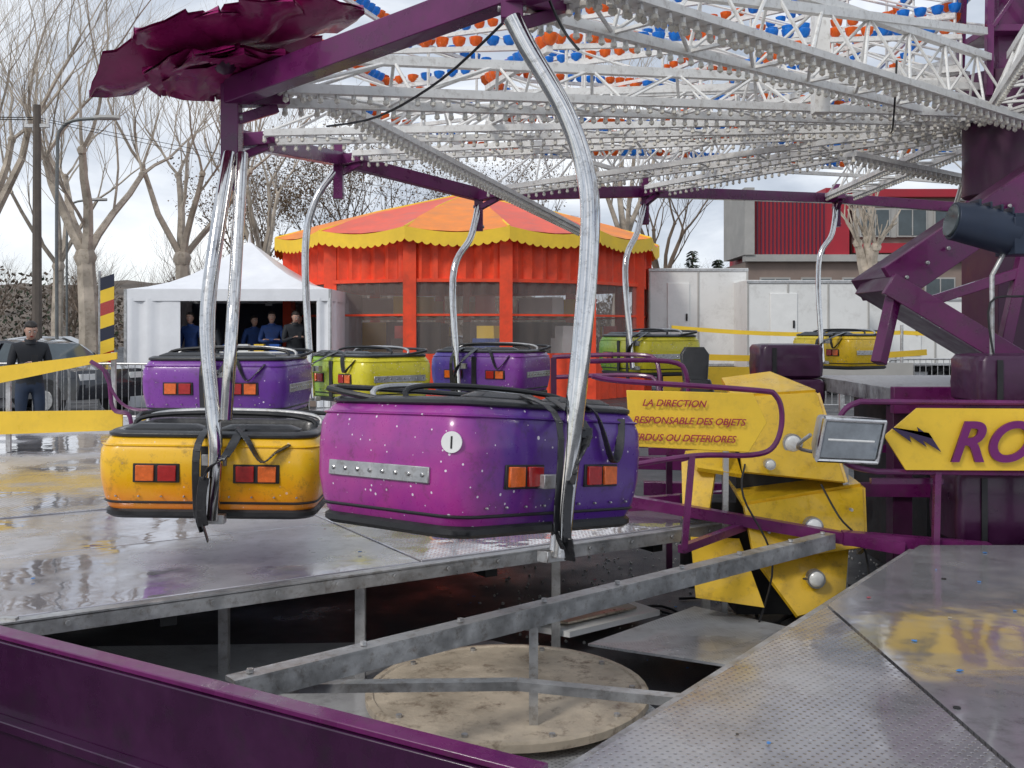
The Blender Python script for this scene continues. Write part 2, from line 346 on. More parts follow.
# ------------------------------------------------------------------ gondolas
def rrect(a,b,r,z,k=6,cy=0):
    out=[]
    for cx,sy,t0 in ((1,1,0),(-1,1,90),(-1,-1,180),(1,-1,270)):
        for i in range(k+1):
            t=math.radians(t0+90*i/k); out.append(V((cx*(a-r)+r*math.cos(t),cy+sy*(b-r)+r*math.sin(t),z)))
    return out
def strapline(m,pts,w=.034,t=.006,k=5):
    pts=smoothpts(pts,k)
    for i,(p0,p1) in enumerate(zip(pts[:-1],pts[1:])):
        dd=(p1-p0).normalized()*.006
        m.beam(p0-dd,p1+dd,w,t,M_vinyl)
def gondola(x,y,z,rz,paint,rod,num=None,tilt=(0,0),a=.5,b=.38,h=.42,r2=None):
    Mx=Matrix.Translation((x,y,z))@Matrix.Rotation(rz,4,'Z')@Matrix.Rotation(tilt[0],4,'X')@Matrix.Rotation(tilt[1],4,'Y')
    m=MB(); R=.10
    m.loft([rrect(a*.8,b*.78,.1,-.012),rrect(a*.92,b*.90,R,-.008),rrect(a*.95,b*.945,R,.006),rrect(a*.95,b*.945,R,.024),rrect(a*.93,b*.92,R,.034)],M_black,True,False)
    m.loft([rrect(a*.91,b*.90,R,.022),rrect(a*.94,b*.93,R,.042),rrect(a*.965,b*.96,R,.085),rrect(a*.995,b*.99,R,.17),rrect(a,b,R,h*.62),rrect(a*.995,b*.99,R,h*.8),rrect(a*.97,b*.96,R,h-.05),rrect(a*.935,b*.925,R*.95,h-.022),rrect(a*.89,b*.88,R*.85,h-.010)],paint,True,False)
    m.loft([rrect(a*.953,b*.947,R,.060),rrect(a*.956+.007,b*.95+.007,R,.066),rrect(a*.96,b*.952,R,.072)],M_black,False,False)
    m.loft([rrect(a*.978,b*.971,R,h-.055),rrect(a*.978+.006,b*.971+.006,R,h-.05),rrect(a*.968,b*.96,R,h-.045)],paint,False,False)
    m.loft([rrect(a*.9,b*.89,.1,h-.02),rrect(a*.945,b*.935,.11,h-.012),rrect(a*.945,b*.935,.11,h+.002),rrect(a*.9,b*.88,.1,h+.014),rrect(a*.84,b*.8,.09,h+.012),rrect(a*.8,b*.76,.08,h-.01),rrect(a*.78,b*.72,.08,.12)],M_vinyl,False,True)
    m.loft([rrect(a*.74,.12,.05,.13,4,-.1),rrect(a*.74,.13,.05,.26,4,-.1),rrect(a*.7,.11,.05,.28,4,-.1)],M_vinyl)
    for sx in(-1,1):
        s2=[]
        for zz,w,t in((.25,.19,.05),(.34,.2,.055),(h+.02,.185,.05),(h+.038,.14,.03)):
            s2.append([p+V((sx*.21,0,0)) for p in rrect(w,t,.03,zz,4,-b+.13)])
        m.loft(s2,M_vinyl)
    for o in (.0,.18):
        m.tube(smoothpts([(-a*.84,o-.06,h-.02),(-a*.82,o-.03,h+.04),(-.2,o,h+.065),(.2,o,h+.065),(a*.82,o-.03,h+.04),(a*.84,o-.06,h-.02)],4),.011,M_galv if o else M_black,8)
    m.tube(smoothpts([(-a*.9,b*.2,h),(-a*.88,b*.86,h+.045),(a*.88,b*.86,h+.045),(a*.9,b*.2,h)],4),.012,M_vinyl,8)
    m.box((0,-b-.002,h*.48),(.05,.012,h*.78),M_black)  # shade of the rear groove put in as a raised black strip
    for sx in(-1,1):
        m.box((sx*.27,-b-.004,.20),(.08,.022,.07),M_orange); m.box((sx*.172,-b-.004,.20),(.08,.022,.07),M_red)
        m.box((sx*.221,-b+.002,.20),(.205,.014,.084),M_black)
    for i in range(9):
        xx=-.4+.1*i
        m.tube([(xx,-b*.965,.095),(xx,-b*.965-.014,.095)],.005,M_galv,6)
    for sx in(-1,1):
        m.beam((sx*(a+.003),-.27,.20),(sx*(a+.003),.27,.20),.010,.055,M_galv)
        for i in range(8):
            yy=-.24+i*.0686; m.tube([(sx*(a+.004),yy,.2),(sx*(a+.014),yy,.2)],.009,M_chrome,6)
    inv=Mx.inverted()
    P=[inv@V(p) for p in rod]
    m.tube(smoothpts(P,7),.036 if num else .032,M_chrome,16)
    if r2: m.tube(smoothpts([inv@V(p) for p in r2],7),.028,M_chrome,14)
    q=P[-1]
    m.box(q+V((0,.03,0)),(.11,.05,.04),M_galv); m.box(q+V((0,.05,.26)),(.11,.04,.05),M_galv)
    strapline(m,[(q.x+.10,-b*.8,h+.03),(q.x+.07,q.y-.05,h-.08),(q.x-.01,q.y-.055,.22),(q.x-.03,q.y-.055,.05),(q.x+.0,q.y-.05,-.08)],.045)
    strapline(m,[(q.x-.05,-b*.8,h+.03),(q.x-.06,q.y-.03,h-.06),(q.x-.055,q.y-.03,.05),(q.x-.03,q.y-.04,-.04)],.034)
    strapline(m,[(.12,-b*.8,h+.03),(.18,-b*1.0,h-.02),(.25,-b-.03,.26),(.31,-b-.02,.3),(.36,-b*.97,h-.04)])
    ob=m.build('ride_gondola',Mx)
    bv=ob.modifiers.new('b','BEVEL'); bv.width=.004; bv.segments=1; bv.limit_method='ANGLE'; bv.angle_limit=math.radians(60)
    if num:
        k=MB(); k.tube([(0,0,0),(0,0,.007)],.036,M_badge,24)
        th=math.radians(-62)
        L=Mx@Matrix.Translation((-a+.10+.10*math.sin(th),-b+.10-.10*math.cos(th),.315))@Matrix.Rotation(th,4,'Z')@Matrix.Rotation(math.pi/2,4,'X')
        o=k.build('number_badge',L); o.parent=ob; o.matrix_parent_inverse=ob.matrix_world.inverted()
        text(num,'number',.06,M_black,L@Matrix.Translation((0,-.021,.008)),.001,0,ob,'CENTER')
    return ob
P_pink=starpaint('pink_star_paint',(.52,.05,.30),(.085,.018,.24),0,-.66,-.10,.85,zk=-.3,k=1.2)
P_yel=starpaint('yellow_star_paint',(.84,.22,.006),(.92,.52,.010),2,.02,.24,.4)
P_pur=starpaint('purple_star_paint',(.22,.04,.34),(.12,.025,.28),0,-.4,.4)
P_grn=starpaint('green_star_paint',(.20,.42,.02),(.75,.66,.03),0,-.3,.3)
P_blu=starpaint('violet_blue_star_paint',(.06,.05,.30),(.22,.04,.32),0,-.4,.4)
gondola(-.12,3.93,.95,math.radians(48),P_pink,[(.0,3.78,2.88),(.06,3.76,2.76),(.20,3.70,2.50),(.275,3.66,2.25),(.28,3.62,2.0),(.235,3.56,1.52),(.165,3.53,.90)],'1',tilt=(math.radians(-2),math.radians(5.5)),a=.545,b=.41,h=.455)
gondola(-1.38,4.84,.86,math.radians(2),P_yel,[(-1.36,4.82,2.55),(-1.37,4.66,2.2),(-1.38,4.52,1.75),(-1.33,4.44,1.35),(-1.31,4.42,1.15),(-1.33,4.42,.86)],None,tilt=(0,math.radians(1)),h=.37,a=.50,r2=[(-1.30,4.82,2.55),(-1.27,4.6,2.0),(-1.25,4.46,1.7),(-1.27,4.44,1.3)])
gondola(-1.97,7.0,1.11,math.radians(-4),P_pur,[(-1.93,6.95,2.9),(-1.98,6.8,2.4),(-1.99,6.6,1.8),(-1.97,6.58,1.15)],None,h=.40)
gondola(-1.30,9.0,1.08,math.radians(-48),P_grn,[(-1.57,9.0,3.15),(-1.75,8.9,2.85),(-1.83,8.85,2.35),(-1.75,8.75,1.1)],None,h=.40)
gondola(-.2,9.8,1.08,math.radians(-25),P_blu,[(-.33,9.9,2.95),(-.40,9.7,2.6),(-.56,9.5,2.2),(-.5,9.4,1.1)],None)
gondola(1.5,11.0,1.22,math.radians(-65),P_grn,[(1.46,11.0,3.1),(1.35,10.8,2.75),(1.2,10.6,2.35),(1.27,10.5,1.3)],None)
gondola(4.2,12.8,1.22,math.radians(-60),starpaint('lime_yellow_star_paint',(.80,.62,.02),(.85,.55,.02),0,-.3,.3),[(4.12,12.7,3.3),(4.0,12.5,2.9),(3.8,12.4,2.5),(3.82,12.3,1.3)],None)

# ------------------------------------------------------------------ ride overhead structure
ride=empty('fairground_ride')
hub=V((3.7,7.5,3.2))
nodes=[V((0,3.82,2.98)),V((-1.36,4.85,2.83)),V((-1.93,7,3.02)),V((-1.56,9,3.22)),V((-.33,9.9,3.02)),V((1.46,11.0,3.2)),V((4.12,12.7,3.35))]
for t in (68,45): nodes.append(V((3.7+5.4*math.cos(math.radians(t)),7.5+5.4*math.sin(math.radians(t)),3.2)))
pre=[V((3.7+5.4*math.cos(math.radians(t)),7.5+5.4*math.sin(math.radians(t)),3.0)) for t in (272,250)]
allN=pre+nodes
tr=MB(); bl=MB(); pu=MB()
def bulbs(p,q,step=.085,off=(0,0,-.045),r=.017):
    p=V(p);q=V(q); L=(q-p).length; n=int(L/step)
    for i in range(n+1):
        c=p.lerp(q,i/max(1,n))+V(off)
        bl.tube([c+V((0,0,.025)),c],.012,M_white,4,False); bl.ball(c-V((0,0,.008)),r,M_bulb,6,3)
def strip(p,q,w=.11):
    tr.beam(p,q,w,.035,M_white); d=(V(q)-V(p)).normalized(); s=d.cross(V((0,0,1))).normalized()
    bulbs(V(p)+s*w*.28,V(q)+s*w*.28); bulbs(V(p)-s*w*.28,V(q)-s*w*.28)
def cups(p,q,step=.12):
    p=V(p);q=V(q); n=int((q-p).length/step)
    for i in range(n+1):
        c=p.lerp(q,i/n); m=M_cupb if (i//4)%2 else M_cupo
        bl.loft([[c+V((math.cos(t)*r,math.sin(t)*r,z)) for t in [k*math.pi/4 for k in range(8)]] for r,z in((.018,-.036),(.042,-.012),(.050,.028),(.034,.034))],m)
def truss(p,q,hw=.17,ht=.42,n=9,bulb=True):
    p=V(p);q=V(q); d=(q-p).normalized(); s=d.cross(V((0,0,1))).normalized()
    A1,A2=p+s*hw,p-s*hw; B1,B2=q+s*hw,q-s*hw; T0=p.lerp(q,.06)+V((0,0,ht)); T1=q+V((0,0,ht*1.2))
    for a,b in((A1,B1),(A2,B2)): tr.beam(a,b,.045,.045,M_white)
    tr.beam(T0,T1,.05,.05,M_white)
    for i in range(n+1):
        t=i/n; l=A1.lerp(B1,t); r=A2.lerp(B2,t)
        tr.tube([l,r],.012,M_white,5)
        if i<n:
            t2=T0.lerp(T1,t+.5/n); l2=A1.lerp(B1,t+1/n); r2=A2.lerp(B2,t+1/n)
            for a,b in((l,t2),(t2,l2),(r,t2),(t2,r2),(l,r2)): tr.tube([a,b],.010,M_white,5)
    if bulb:
        bulbs(A1,B1); bulbs(A2,B2)
    return T0,T1
arms=[]
for i,N in enumerate(allN):
    d=(hub-N); d2=V((d.x,d.y,0)).normalized()
    p=N+d2*.22+V((0,0,.03)); q=V((hub.x,hub.y,3.25))-d2*.3
    arms.append((p,q)); truss(p,q,ht=.20 if i==3 else .26 if i==4 else .36,n=8)
    pu.beam(N+V((0,0,-.10 if i==2 else -.34)),N+V((0,0,.2)),.085,.085,M_purple)
    pu.beam(N+V((0,0,.0)),p+d2*.05,.1,.09,M_purple)
    pu.beam(N+V((0,0,-.12)),p+V((0,0,-.06)),.05,.05,M_purple)
    for dz in((.12,-.05) if i==2 else (-.30,-.1,.12)): pu.tube([N+V((-.055,0,dz)),N+V((.055,0,dz))],.016,M_galv,8)
for (N,N2) in zip(allN[:-1],allN[1:]):
    pu.beam(N+V((0,0,.02)),N2+V((0,0,.02)),.10,.12,M_purple)
for li,((a,b),(a2,b2)) in enumerate(zip(arms[:-1],arms[1:])):
    if li>=3:
      for t,h in((.30,.06),(.66,.12)):
        p=a.lerp(b,t)+V((0,0,h)); q=a2.lerp(b2,t)+V((0,0,h)); up=V((0,0,.26))
        tr.beam(p,q,.035,.035,M_white); tr.beam(p+up,q+up,.035,.035,M_white)
        n=max(4,int((q-p).length/.28))
        for k in range(n):
            c0=p.lerp(q,k/n)+(up if k%2 else V()); c1=p.lerp(q,(k+1)/n)+(V() if k%2 else up)
            tr.tube([c0,c1],.01,M_white,5)
        cups(p+up+V((0,0,.055)),q+up+V((0,0,.055)))
for (N,hh,dh) in ((nodes[2],.62,.25),(nodes[3],.62,.25),(nodes[3],1.02,.2),(nodes[4],.72,.3),(nodes[4],1.22,.2),(nodes[5],.70,.3),(nodes[5],1.25,.2),(nodes[6],.9,.2),(nodes[6],1.5,.1)):
    d=hub-N; d=V((d.x,d.y,0)).normalized(); p=N+d*.35+V((0,0,hh)); q=V((hub.x,hub.y,N.z+hh+dh))-d*.35
    tr.beam(p,q,.035,.035,M_white); cups(p+V((0,0,.055)),q+V((0,0,.055)))
    for k in range(6):
        c0=p.lerp(q,k/5); tr.tube([c0,c0-V((0,0,.36))],.012,M_white,5)
        if k<5: tr.tube([c0,p.lerp(q,(k+1)/5)-V((0,0,.36))],.01,M_white,5)
    tr.beam(p-V((0,0,.36)),q-V((0,0,.36)),.03,.03,M_white)
for (N,N2) in zip(nodes[2:6],nodes[3:7]):
    for hh,f in ((.36,.06),(.66,.08),(1.05,.12)):
        p=N.lerp(hub,f)+V((0,0,hh)); q=N2.lerp(hub,f)+V((0,0,hh)); tr.beam(p,q,.03,.03,M_white); cups(p+V((0,0,.05)),q+V((0,0,.05)))
strip((-1.12,5.0,2.95),(.8,11.6,2.86)); strip((.36,3.9,3.02),(3.2,6.3,3.02)); strip((2.5,7.4,3.0),(5,9.6,3.02)); strip((.1,4.1,2.98),(.9,3.5,3.15))
tr.beam((.5,4.2,3.15),(.5,4.2,3.9),.07,.07,M_white); tr.beam((1.85,6.0,3.0),(1.85,6.0,3.9),.09,.09,M_white); tr.beam((.62,4.4,3.2),(3.4,7.2,3.85),.05,.05,M_white)
for p,q,s in(((.0,3.8,2.9),(-1.0,5.4,2.8),.12),((2.0,5.2,3.1),(2.5,6.6,3.0),.12),((.1,3.85,3.1),(.25,3.75,2.75),.05)):
    p=V(p);q=V(q); tr.tube(smoothpts([p,p.lerp(q,.3)-V((0,0,s*.8)),p.lerp(q,.65)-V((0,0,s*.85)),q],5),.006,M_black,5)
tr.build('white_lattice_arms',parent=ride); bl.build('bulbs_and_cups',parent=ride)
pu.tube([(3.7,7.5,2.7),(3.7,7.5,3.6)],.30,M_purpled,24)
pu.box((3.7,7.5,4.6),(.20,.20,2.6),M_purple)
for a,b in((-1,-1),(1,-1),(1,1),(-1,1)): pu.beam((3.7+a*.24,7.5+b*.24,3.4),(3.7+a*.18,7.5+b*.18,6),.05,.05,M_purple)
for z in (3.9,4.5,5.1): pu.box((3.7,7.5,z),(.46,.46,.05),M_purple)
for z in (3.9,4.5):
    for s in (-1,1): pu.beam((3.7-s*.21,7.26,z),(3.7+s*.21,7.26,z+.6),.03,.03,M_purple)
pu.box((3.85,7.6,1.9),(.6,.6,1.6),M_purpled)
pu.beam((3.6,6.6,2.78),(2.33,6.4,1.96),.5,.16,M_purpled)
pu.beam((3.6,6.33,2.80),(2.33,6.13,1.98),.05,.24,M_purple)
pu.beam((2.27,6.3,1.98),(3.3,6.3,1.36),.5,.10,M_purpled)
pu.beam((2.27,6.03,1.98),(3.3,6.03,1.36),.05,.14,M_purple)
pu.beam((2.5,6.1,1.86),(3.4,6.1,2.15),.06,.06,M_purple); pu.beam((3.0,6.1,1.6),(3.2,6.1,2.5),.07,.07,M_purple)
pu.box((3.4,6.9,1.3),(2.2,1.7,.10),M_galv); pu.box((3.4,6.0,1.28),(2.24,.06,.16),M_purple)
for x in(2.4,3.2,4.2): pu.box((x,6.2,.62),(.12,.12,1.22),M_purpled)
pu.box((3.5,7.2,.6),(1.6,1.4,1.2),M_dark)
pu.beam((2.2,6.0,1.5),(2.35,6.1,2.0),.07,.07,M_purple)
for k in range(3): pu.beam((1.0,7.6+k*.7,.5+.1*k),(2.6,7.4+k*.6,.5+.1*k),.08,.1,M_purple)
for k in range(8):
    t=k/8; p=V((2.4,6.1,2.02)).lerp(V((3.5,6.3,2.74)),t); pu.tube([p-V((0,.01,0)),p-V((0,.03,0))],.014,M_galv,6)
pu.build('purple_ring_and_hub',parent=ride,bevel=.004)
pt=MB(); c0=V((-1.35,4.70,3.01)); T=Matrix.Rotation(math.radians(-12),3,'Y')@Matrix.Rotation(math.radians(-5),3,'X')
def petal(ang,L,W,lift,zo,curl):
    ca,sa=math.cos(ang),math.sin(ang); rows=[]
    prof=[(0,.3),(.15,.6),(.35,.88),(.55,1.0),(.68,.88),(.76,1.04),(.86,.60),(.93,.38),(1,.03)]
    for u,wf in prof:
        r=[]
        for j in range(7):
            v=(j-3)/3; xx=u*L; yy=v*wf*W; zz=zo+lift*u*u+curl*abs(v)**1.5*wf+.016*math.sin(9*u+3*v)-.02*(1-abs(v))*(u<.9)
            r.append(c0+T@V((ca*xx-sa*yy,sa*xx+ca*yy,zz)))
        rows.append(r)
    for o in(0,-.012):
        vs=[p+V((0,0,o)) for r in rows for p in r]
        pt.add(vs,[(i*7+j,i*7+j+1,(i+1)*7+j+1,(i+1)*7+j) for i in range(len(rows)-1) for j in range(6)],M_maroon)
for k,(an,L,W,li,cu) in enumerate(((186,.64,.25,-.09,.04),(232,.46,.22,.02,.03),(285,.36,.20,.03,.04),(325,.50,.20,.03,.03),(2,.68,.22,.05,.04),(50,.55,.22,0,.03),(98,.5,.22,0,.03),(142,.55,.22,-.04,.03))):
    petal(math.radians(an),L,W,li,.006*k,cu)
    petal(math.radians(an+22),L*.6,W*.75,-.05,-.035-.003*k,-.02)
pt.tube([(-1.36,4.85,2.93),c0-V((0,0,.02))],.03,M_purpled,10); pt.ball(c0-V((0,0,.05)),.06,M_purpled,12,6)
pt.build('petal_canopy',parent=ride,smooth=60)

# ------------------------------------------------------------------ right foreground fittings
pr=MB()
L1=[(.40,5.0,1.47),(.55,5,1.445),(1.2,5,1.40),(1.32,5,1.37),(1.35,5,1.25),(1.31,5,1.12),(1.2,5,1.075),(.9,5,1.07),(.45,5,1.0)]
pr.tube(smoothpts(L1,5),.014,M_purple,8)
pr.beam((.9,5,1.07),(.86,5,.6),.03,.03,M_purple); pr.beam((.6,5.05,1.04),(.5,5.2,.7),.03,.03,M_purple)
pr.beam((.55,5.75,.74),(2.05,5.22,.56),.06,.06,M_purple); pr.beam((.3,6.0,.62),(1.5,6.3,.66),.06,.08,M_purple)
pr.beam((.85,5.02,.6),(1.35,5.6,.62),.04,.04,M_purple)
pr.beam((1.4,6.2,.72),(3.0,6.1,.72),.06,.08,M_purple); pr.beam((.9,6.6,.9),(2.9,6.4,.95),.05,.05,M_purple)
L2=[(2.95,5.22,1.315),(1.95,5.22,1.325),(1.80,5.22,1.32),(1.72,5.22,1.26),(1.695,5.22,1.14),(1.74,5.22,1.01),(1.88,5.22,.965),(2.05,5.22,.96),(2.95,5.22,.95)]
pr.tube(smoothpts(L2,5),.015,M_purple,8)
pr.beam((2.22,5.22,.96),(2.2,5.2,.5),.032,.032,M_purple); pr.beam((2.28,5.3,.9),(1.9,5.3,.9),.03,.03,M_purple); pr.beam((1.75,5.3,.6),(2.5,5.24,.55),.07,.07,M_purple)
pr.beam((2.72,5.22,.96),(2.72,5.22,.5),.032,.032,M_purple)
pr.build('purple_safety_rail')
pr=MB()
for z in(1.5,1.35): pr.tube(smoothpts([(.3,7.4,z),(.9,7.3,z+.02),(1.05,7.2,z-.05),(1.05,7.1,z-.4)],4),.016,M_purple,8)
pr.tube(smoothpts([(.5,6.4,1.5),(1.0,6.4,1.5),(1.12,6.4,1.4),(1.12,6.4,1.1)],4),.016,M_purple,8)
pr.beam((.1,8,1.0),(2.4,8.4,1.05),.05,.05,M_purpled)
pr.beam((.2,6.7,1.15),(1.2,6.5,1.12),.05,.05,M_purpled); pr.beam((.3,7.2,.6),(.3,7.2,1.5),.04,.04,M_purpled); pr.beam((1.1,7.0,.0),(1.1,7.0,1.2),.04,.04,M_purpled)
pr.build('purple_safety_rail')
sg=empty('yellow_warning_sign'); s=MB()
s.plate([(.57,4.98,1.40),(.59,4.98,1.12),(1.18,4.98,1.09),(1.27,4.98,1.24),(1.2,4.98,1.385)],-.012,M_signy); s.build('board',parent=sg,bevel=.003)
Rt=Matrix.Rotation(math.radians(1.5),4,'Y')
for i,(ln,x) in enumerate((('LA DIRECTION',.645),('RESPONSABLE DES OBJETS',.60),('PERDUS OU DETERIORES',.58))):
    text(ln,'lettering_%d'%i,.047,M_rtext,Matrix.Translation((x,4.962,1.325-.085*i))@Rt@UPR,.001,.3,sg,off=.0006)
sg=empty('yellow_name_sign'); s=MB()
s.plate([(1.93,5.18,1.15),(2.04,5.18,.975),(2.95,5.18,.97),(2.95,5.18,1.29),(2.1,5.18,1.295)],-.014,M_signy)
s.plate([(1.95,5.162,1.20),(2.06,5.162,1.12),(2.05,5.162,1.155),(2.14,5.162,1.095),(2.12,5.162,1.13),(2.215,5.162,1.07),(2.15,5.162,1.17),(2.17,5.162,1.14),(2.09,5.162,1.20),(2.10,5.162,1.165)],.004,mat('bolt',(.03,.015,.06),.4),(0,-1,0))
s.build('board',parent=sg,bevel=.002)
text('ROCK','lettering',.29,M_ptext,Matrix.Translation((2.25,5.16,1.025))@UPR,.008,.35,sg,off=.006)
fl=MB()
Rm=Matrix.Translation((1.70,5.05,1.15))@Matrix.Rotation(math.radians(12),4,'Z')@Matrix.Rotation(math.radians(14),4,'X')@Matrix.Rotation(math.radians(4),4,'Y')
fl.loft([[V((p.x,yy,p.y)) for p in rrect(w,h,.02,0,3)] for yy,w,h in((.12,.10,.06),(.10,.14,.09),(.0,.18,.115),(-.02,.18,.115))],M_galv)
fl.box((0,-.024,0),(.31,.006,.185),M_lens)
for a,b in(((-.17,-.025,-.11),(.17,-.025,-.11)),((-.17,-.025,.11),(.17,-.025,.11)),((-.17,-.025,-.11),(-.17,-.025,.11)),((.17,-.025,-.11),(.17,-.025,.11))): fl.tube([a,b],.012,M_chrome,8)
fl.tube([(-.13,-.022,0),(.13,-.022,0)],.008,M_lampw,8)
fl.tube(smoothpts([(-.19,.04,0),(-.20,.12,-.1),(0,.17,-.14),(.20,.12,-.1),(.19,.04,0)],4),.01,M_galv,6)
fl.build('floodlight',Rm)
wk=MB(); Y=5.7
def pan(pts,t=.025,m=M_yel): wk.plate(pts,t,m)
pan([(1.27,Y+.1,1.30),(1.29,Y-.1,.90),(1.84,Y-.15,.85),(1.76,Y+.1,1.33)])
pan([(1.76,Y+.1,1.33),(1.84,Y-.15,.85),(1.95,Y+.3,.9),(1.85,Y+.4,1.3)])
pan([(1.27,Y+.1,1.30),(1.76,Y+.1,1.33),(1.6,Y+.5,1.42),(1.3,Y+.5,1.38)])
pan([(1.28,Y-.15,.72),(1.31,Y-.28,.44),(1.93,Y-.2,.50),(1.97,Y-.05,.81)])
pan([(1.28,Y-.15,.72),(1.97,Y-.05,.81),(1.95,Y+.3,.86),(1.3,Y+.3,.78)])
pan([(.99,Y-.15,.55),(1.0,Y-.25,.24),(1.36,Y-.3,.20),(1.27,Y-.1,.53)])
pan([(1.36,Y-.1,.40),(1.54,Y-.28,.14),(1.82,Y-.2,.18),(1.88,Y-.1,.52)])
pan([(.99,Y+.1,.93),(.98,Y,.62),(1.12,Y-.05,.68),(1.2,Y+.1,.98)])
pan([(1.97,Y-.05,.81),(1.93,Y-.2,.50),(2.0,Y+.1,.4),(2.02,Y+.2,.8)])
pan([(1.0,Y+.1,.98),(1.05,Y-.02,.90),(1.3,Y-.02,.86),(1.28,Y+.1,1.0)])
wk.box((1.6,Y+.3,.6),(.6,.4,1.1),M_dark); wk.box((1.2,Y+.25,.45),(.35,.3,.5),M_dark)
wk.beam((1.22,Y,1.25),(1.2,Y-.05,.1),.03,.03,M_galv); wk.beam((1.9,Y,1.2),(1.86,Y-.1,.05),.03,.03,M_galv)
for (x,y,z,r) in((1.58,Y-.06,1.06,.055),(1.64,Y-.255,.63,.052),(1.66,Y-.235,.34,.05),(1.42,Y-.19,.96,.03),(1.12,Y-.28,.42,.03)):
    wk.tube([(x,y+.03,z),(x,y-.018,z)],r,M_galv,20); wk.ball((x,y-.015,z),r*.85,M_lampw,14,8,(1,.45,1))
for (x,z) in ((1.4,.6),(1.45,.52),(1.8,.58),(1.85,.72),(1.1,.3),(1.25,.45),(1.5,1.2),(1.7,1.22)):
    y=Y+.04 if z>1.1 else Y-.25
    wk.tube([(x,y+.02,z),(x,y-.01,z)],.009,M_galv,6)
wk.tube(smoothpts([(1.3,Y-.12,.95),(1.25,Y-.3,.8),(1.4,Y-.33,.45),(1.3,Y-.3,.02)],6),.006,M_black,5)
wk.tube(smoothpts([(1.7,Y-.2,.85),(1.75,Y-.35,.7),(1.9,Y-.33,.5),(1.95,Y-.3,.02)],6),.006,M_black,5)
wk.build('broken_yellow_light_panel',bevel=.005)
for c,sz in(((2.05,7.5,1.47),(.46,.4,.25)),((2.05,7.5,1.245),(.48,.42,.19)),((2.78,5.6,1.43),(.5,.4,.27)),((2.72,5.55,.74),(.66,.4,.42))):
    q=MB()
    q.loft([[p+V(c) for p in rrect(sz[0]/2*f,sz[1]/2*f,.05,sz[2]*zz)] for f,zz in((.9,-.5),(1,-.42),(1.02,-.1),(1,.1),(1.01,.38),(.94,.48),(.7,.51))],M_pvinyl)
    q.beam(V(c)+V((-sz[0]*.3,-sz[1]/2-.012,-sz[2]*.4)),V(c)+V((-sz[0]*.3,-sz[1]/2-.012,sz[2]*.4)),.03,.01,M_black)
    q.build('purple_padded_cushion')
q=MB(); q.loft([rrect(.12,.1,.04,0),rrect(.13,.11,.05,.2),rrect(.1,.08,.04,.3)],M_vinyl); q.loft([rrect(.1,.03,.02,.28,6,.09),rrect(.12,.03,.02,.5,6,.12),rrect(.08,.02,.02,.56,6,.13)],M_vinyl)
q.build('black_ride_seat',Matrix.Translation((1.5,8.1,1.0)))
sp=MB(); m_sp=mat('spotlight_blue_grey',(.02,.03,.055),.4,.2)
sp.tube([(2.42,5.5,2.30),(2.48,5.5,2.29),(2.5,5.5,2.29),(2.75,5.5,2.22)],[.105,.11,.115,.115],m_sp,20)
sp.box((2.86,5.5,2.21),(.30,.22,.20),m_sp); sp.box((2.86,5.5,2.32),(.26,.16,.03),m_sp)
sp.tube([(2.41,5.5,2.303),(2.43,5.5,2.298)],.09,M_win,20)
for k in range(4): sp.box((2.55+.06*k,5.5,2.39-.015*k),(.012,.12,.05),m_sp)
sp.tube([(2.72,5.5,2.15),(2.64,5.5,2.0),(2.64,5.5,1.4)],.014,M_galv,8)
sp.tube(smoothpts([(2.95,5.5,2.1),(2.85,5.48,1.9),(2.62,5.48,1.85),(2.65,5.48,1.5)],5),.007,M_black,6)
sp.build('stage_spotlight',bevel=.004)
lb=MB()
lb.plate([(-5.2,9,1.30),(-5.2,9,1.10),(-3.55,9,1.44),(-3.55,9,1.50)],.02,M_signy)
lb.plate([(-5.2,9,.96),(-5.2,9,.74),(-3.5,9,.80),(-3.5,9,.98)],.02,M_signy)
lb.plate([(-3.4,9.2,.9),(-3.4,9.2,.78),(-2.4,9.2,.92),(-2.4,9.2,1.0)],.02,M_signy)
lb.beam((-4.55,9.04,1.3),(-4.55,9.04,.6),.04,.03,M_galv); lb.beam((-3.6,9.04,1.5),(-3.6,9.04,.6),.04,.03,M_galv)
lb.build('yellow_barrier_board')
lb=MB(); lb.tube(smoothpts([(-3.75,8.9,1.42),(-3.6,8.9,1.3),(-3.55,8.9,1.0),(-3.4,8.9,.93),(-3.4,8.9,.6)],5),.02,M_purple,8); lb.tube(smoothpts([(-3.62,8.85,1.35),(-3.5,8.85,1.1),(-3.35,8.85,1.0),(-3.1,8.85,1.0)],5),.014,M_purple,8); lb.build('purple_safety_rail')

# ------------------------------------------------------------------ crowd barriers
def barrier(x,y,rz):
    m=MB(); w=2.2
    m.tube(smoothpts([(-w/2,0,.15),(-w/2,0,1.0),(-w/2+.08,0,1.1),(w/2-.08,0,1.1),(w/2,0,1.0),(w/2,0,.15)],4),.02,M_galv,6)
    m.tube([(-w/2,0,.2),(w/2,0,.2)],.016,M_galv,6)
    for i in range(1,18): m.tube([(-w/2+i*w/18,0,.2),(-w/2+i*w/18,0,1.1)],.008,M_galv,4)
    for s in(-1,1): m.beam((s*.8,-.25,.02),(s*.8,.25,.02),.04,.03,M_galv); m.beam((s*.8,0,.02),(s*.8,0,.22),.03,.03,M_galv)
    m.build('crowd_barrier',Matrix.Translation((x,y,0))@Matrix.Rotation(rz,4,'Z'))
barrier(-8.9,17.5,.1); barrier(-6.9,17.4,-.15); barrier(-11.1,17.7,.05); barrier(-3.2,17.0,.1); barrier(6.4,20,0); barrier(8.6,20.2,.05)

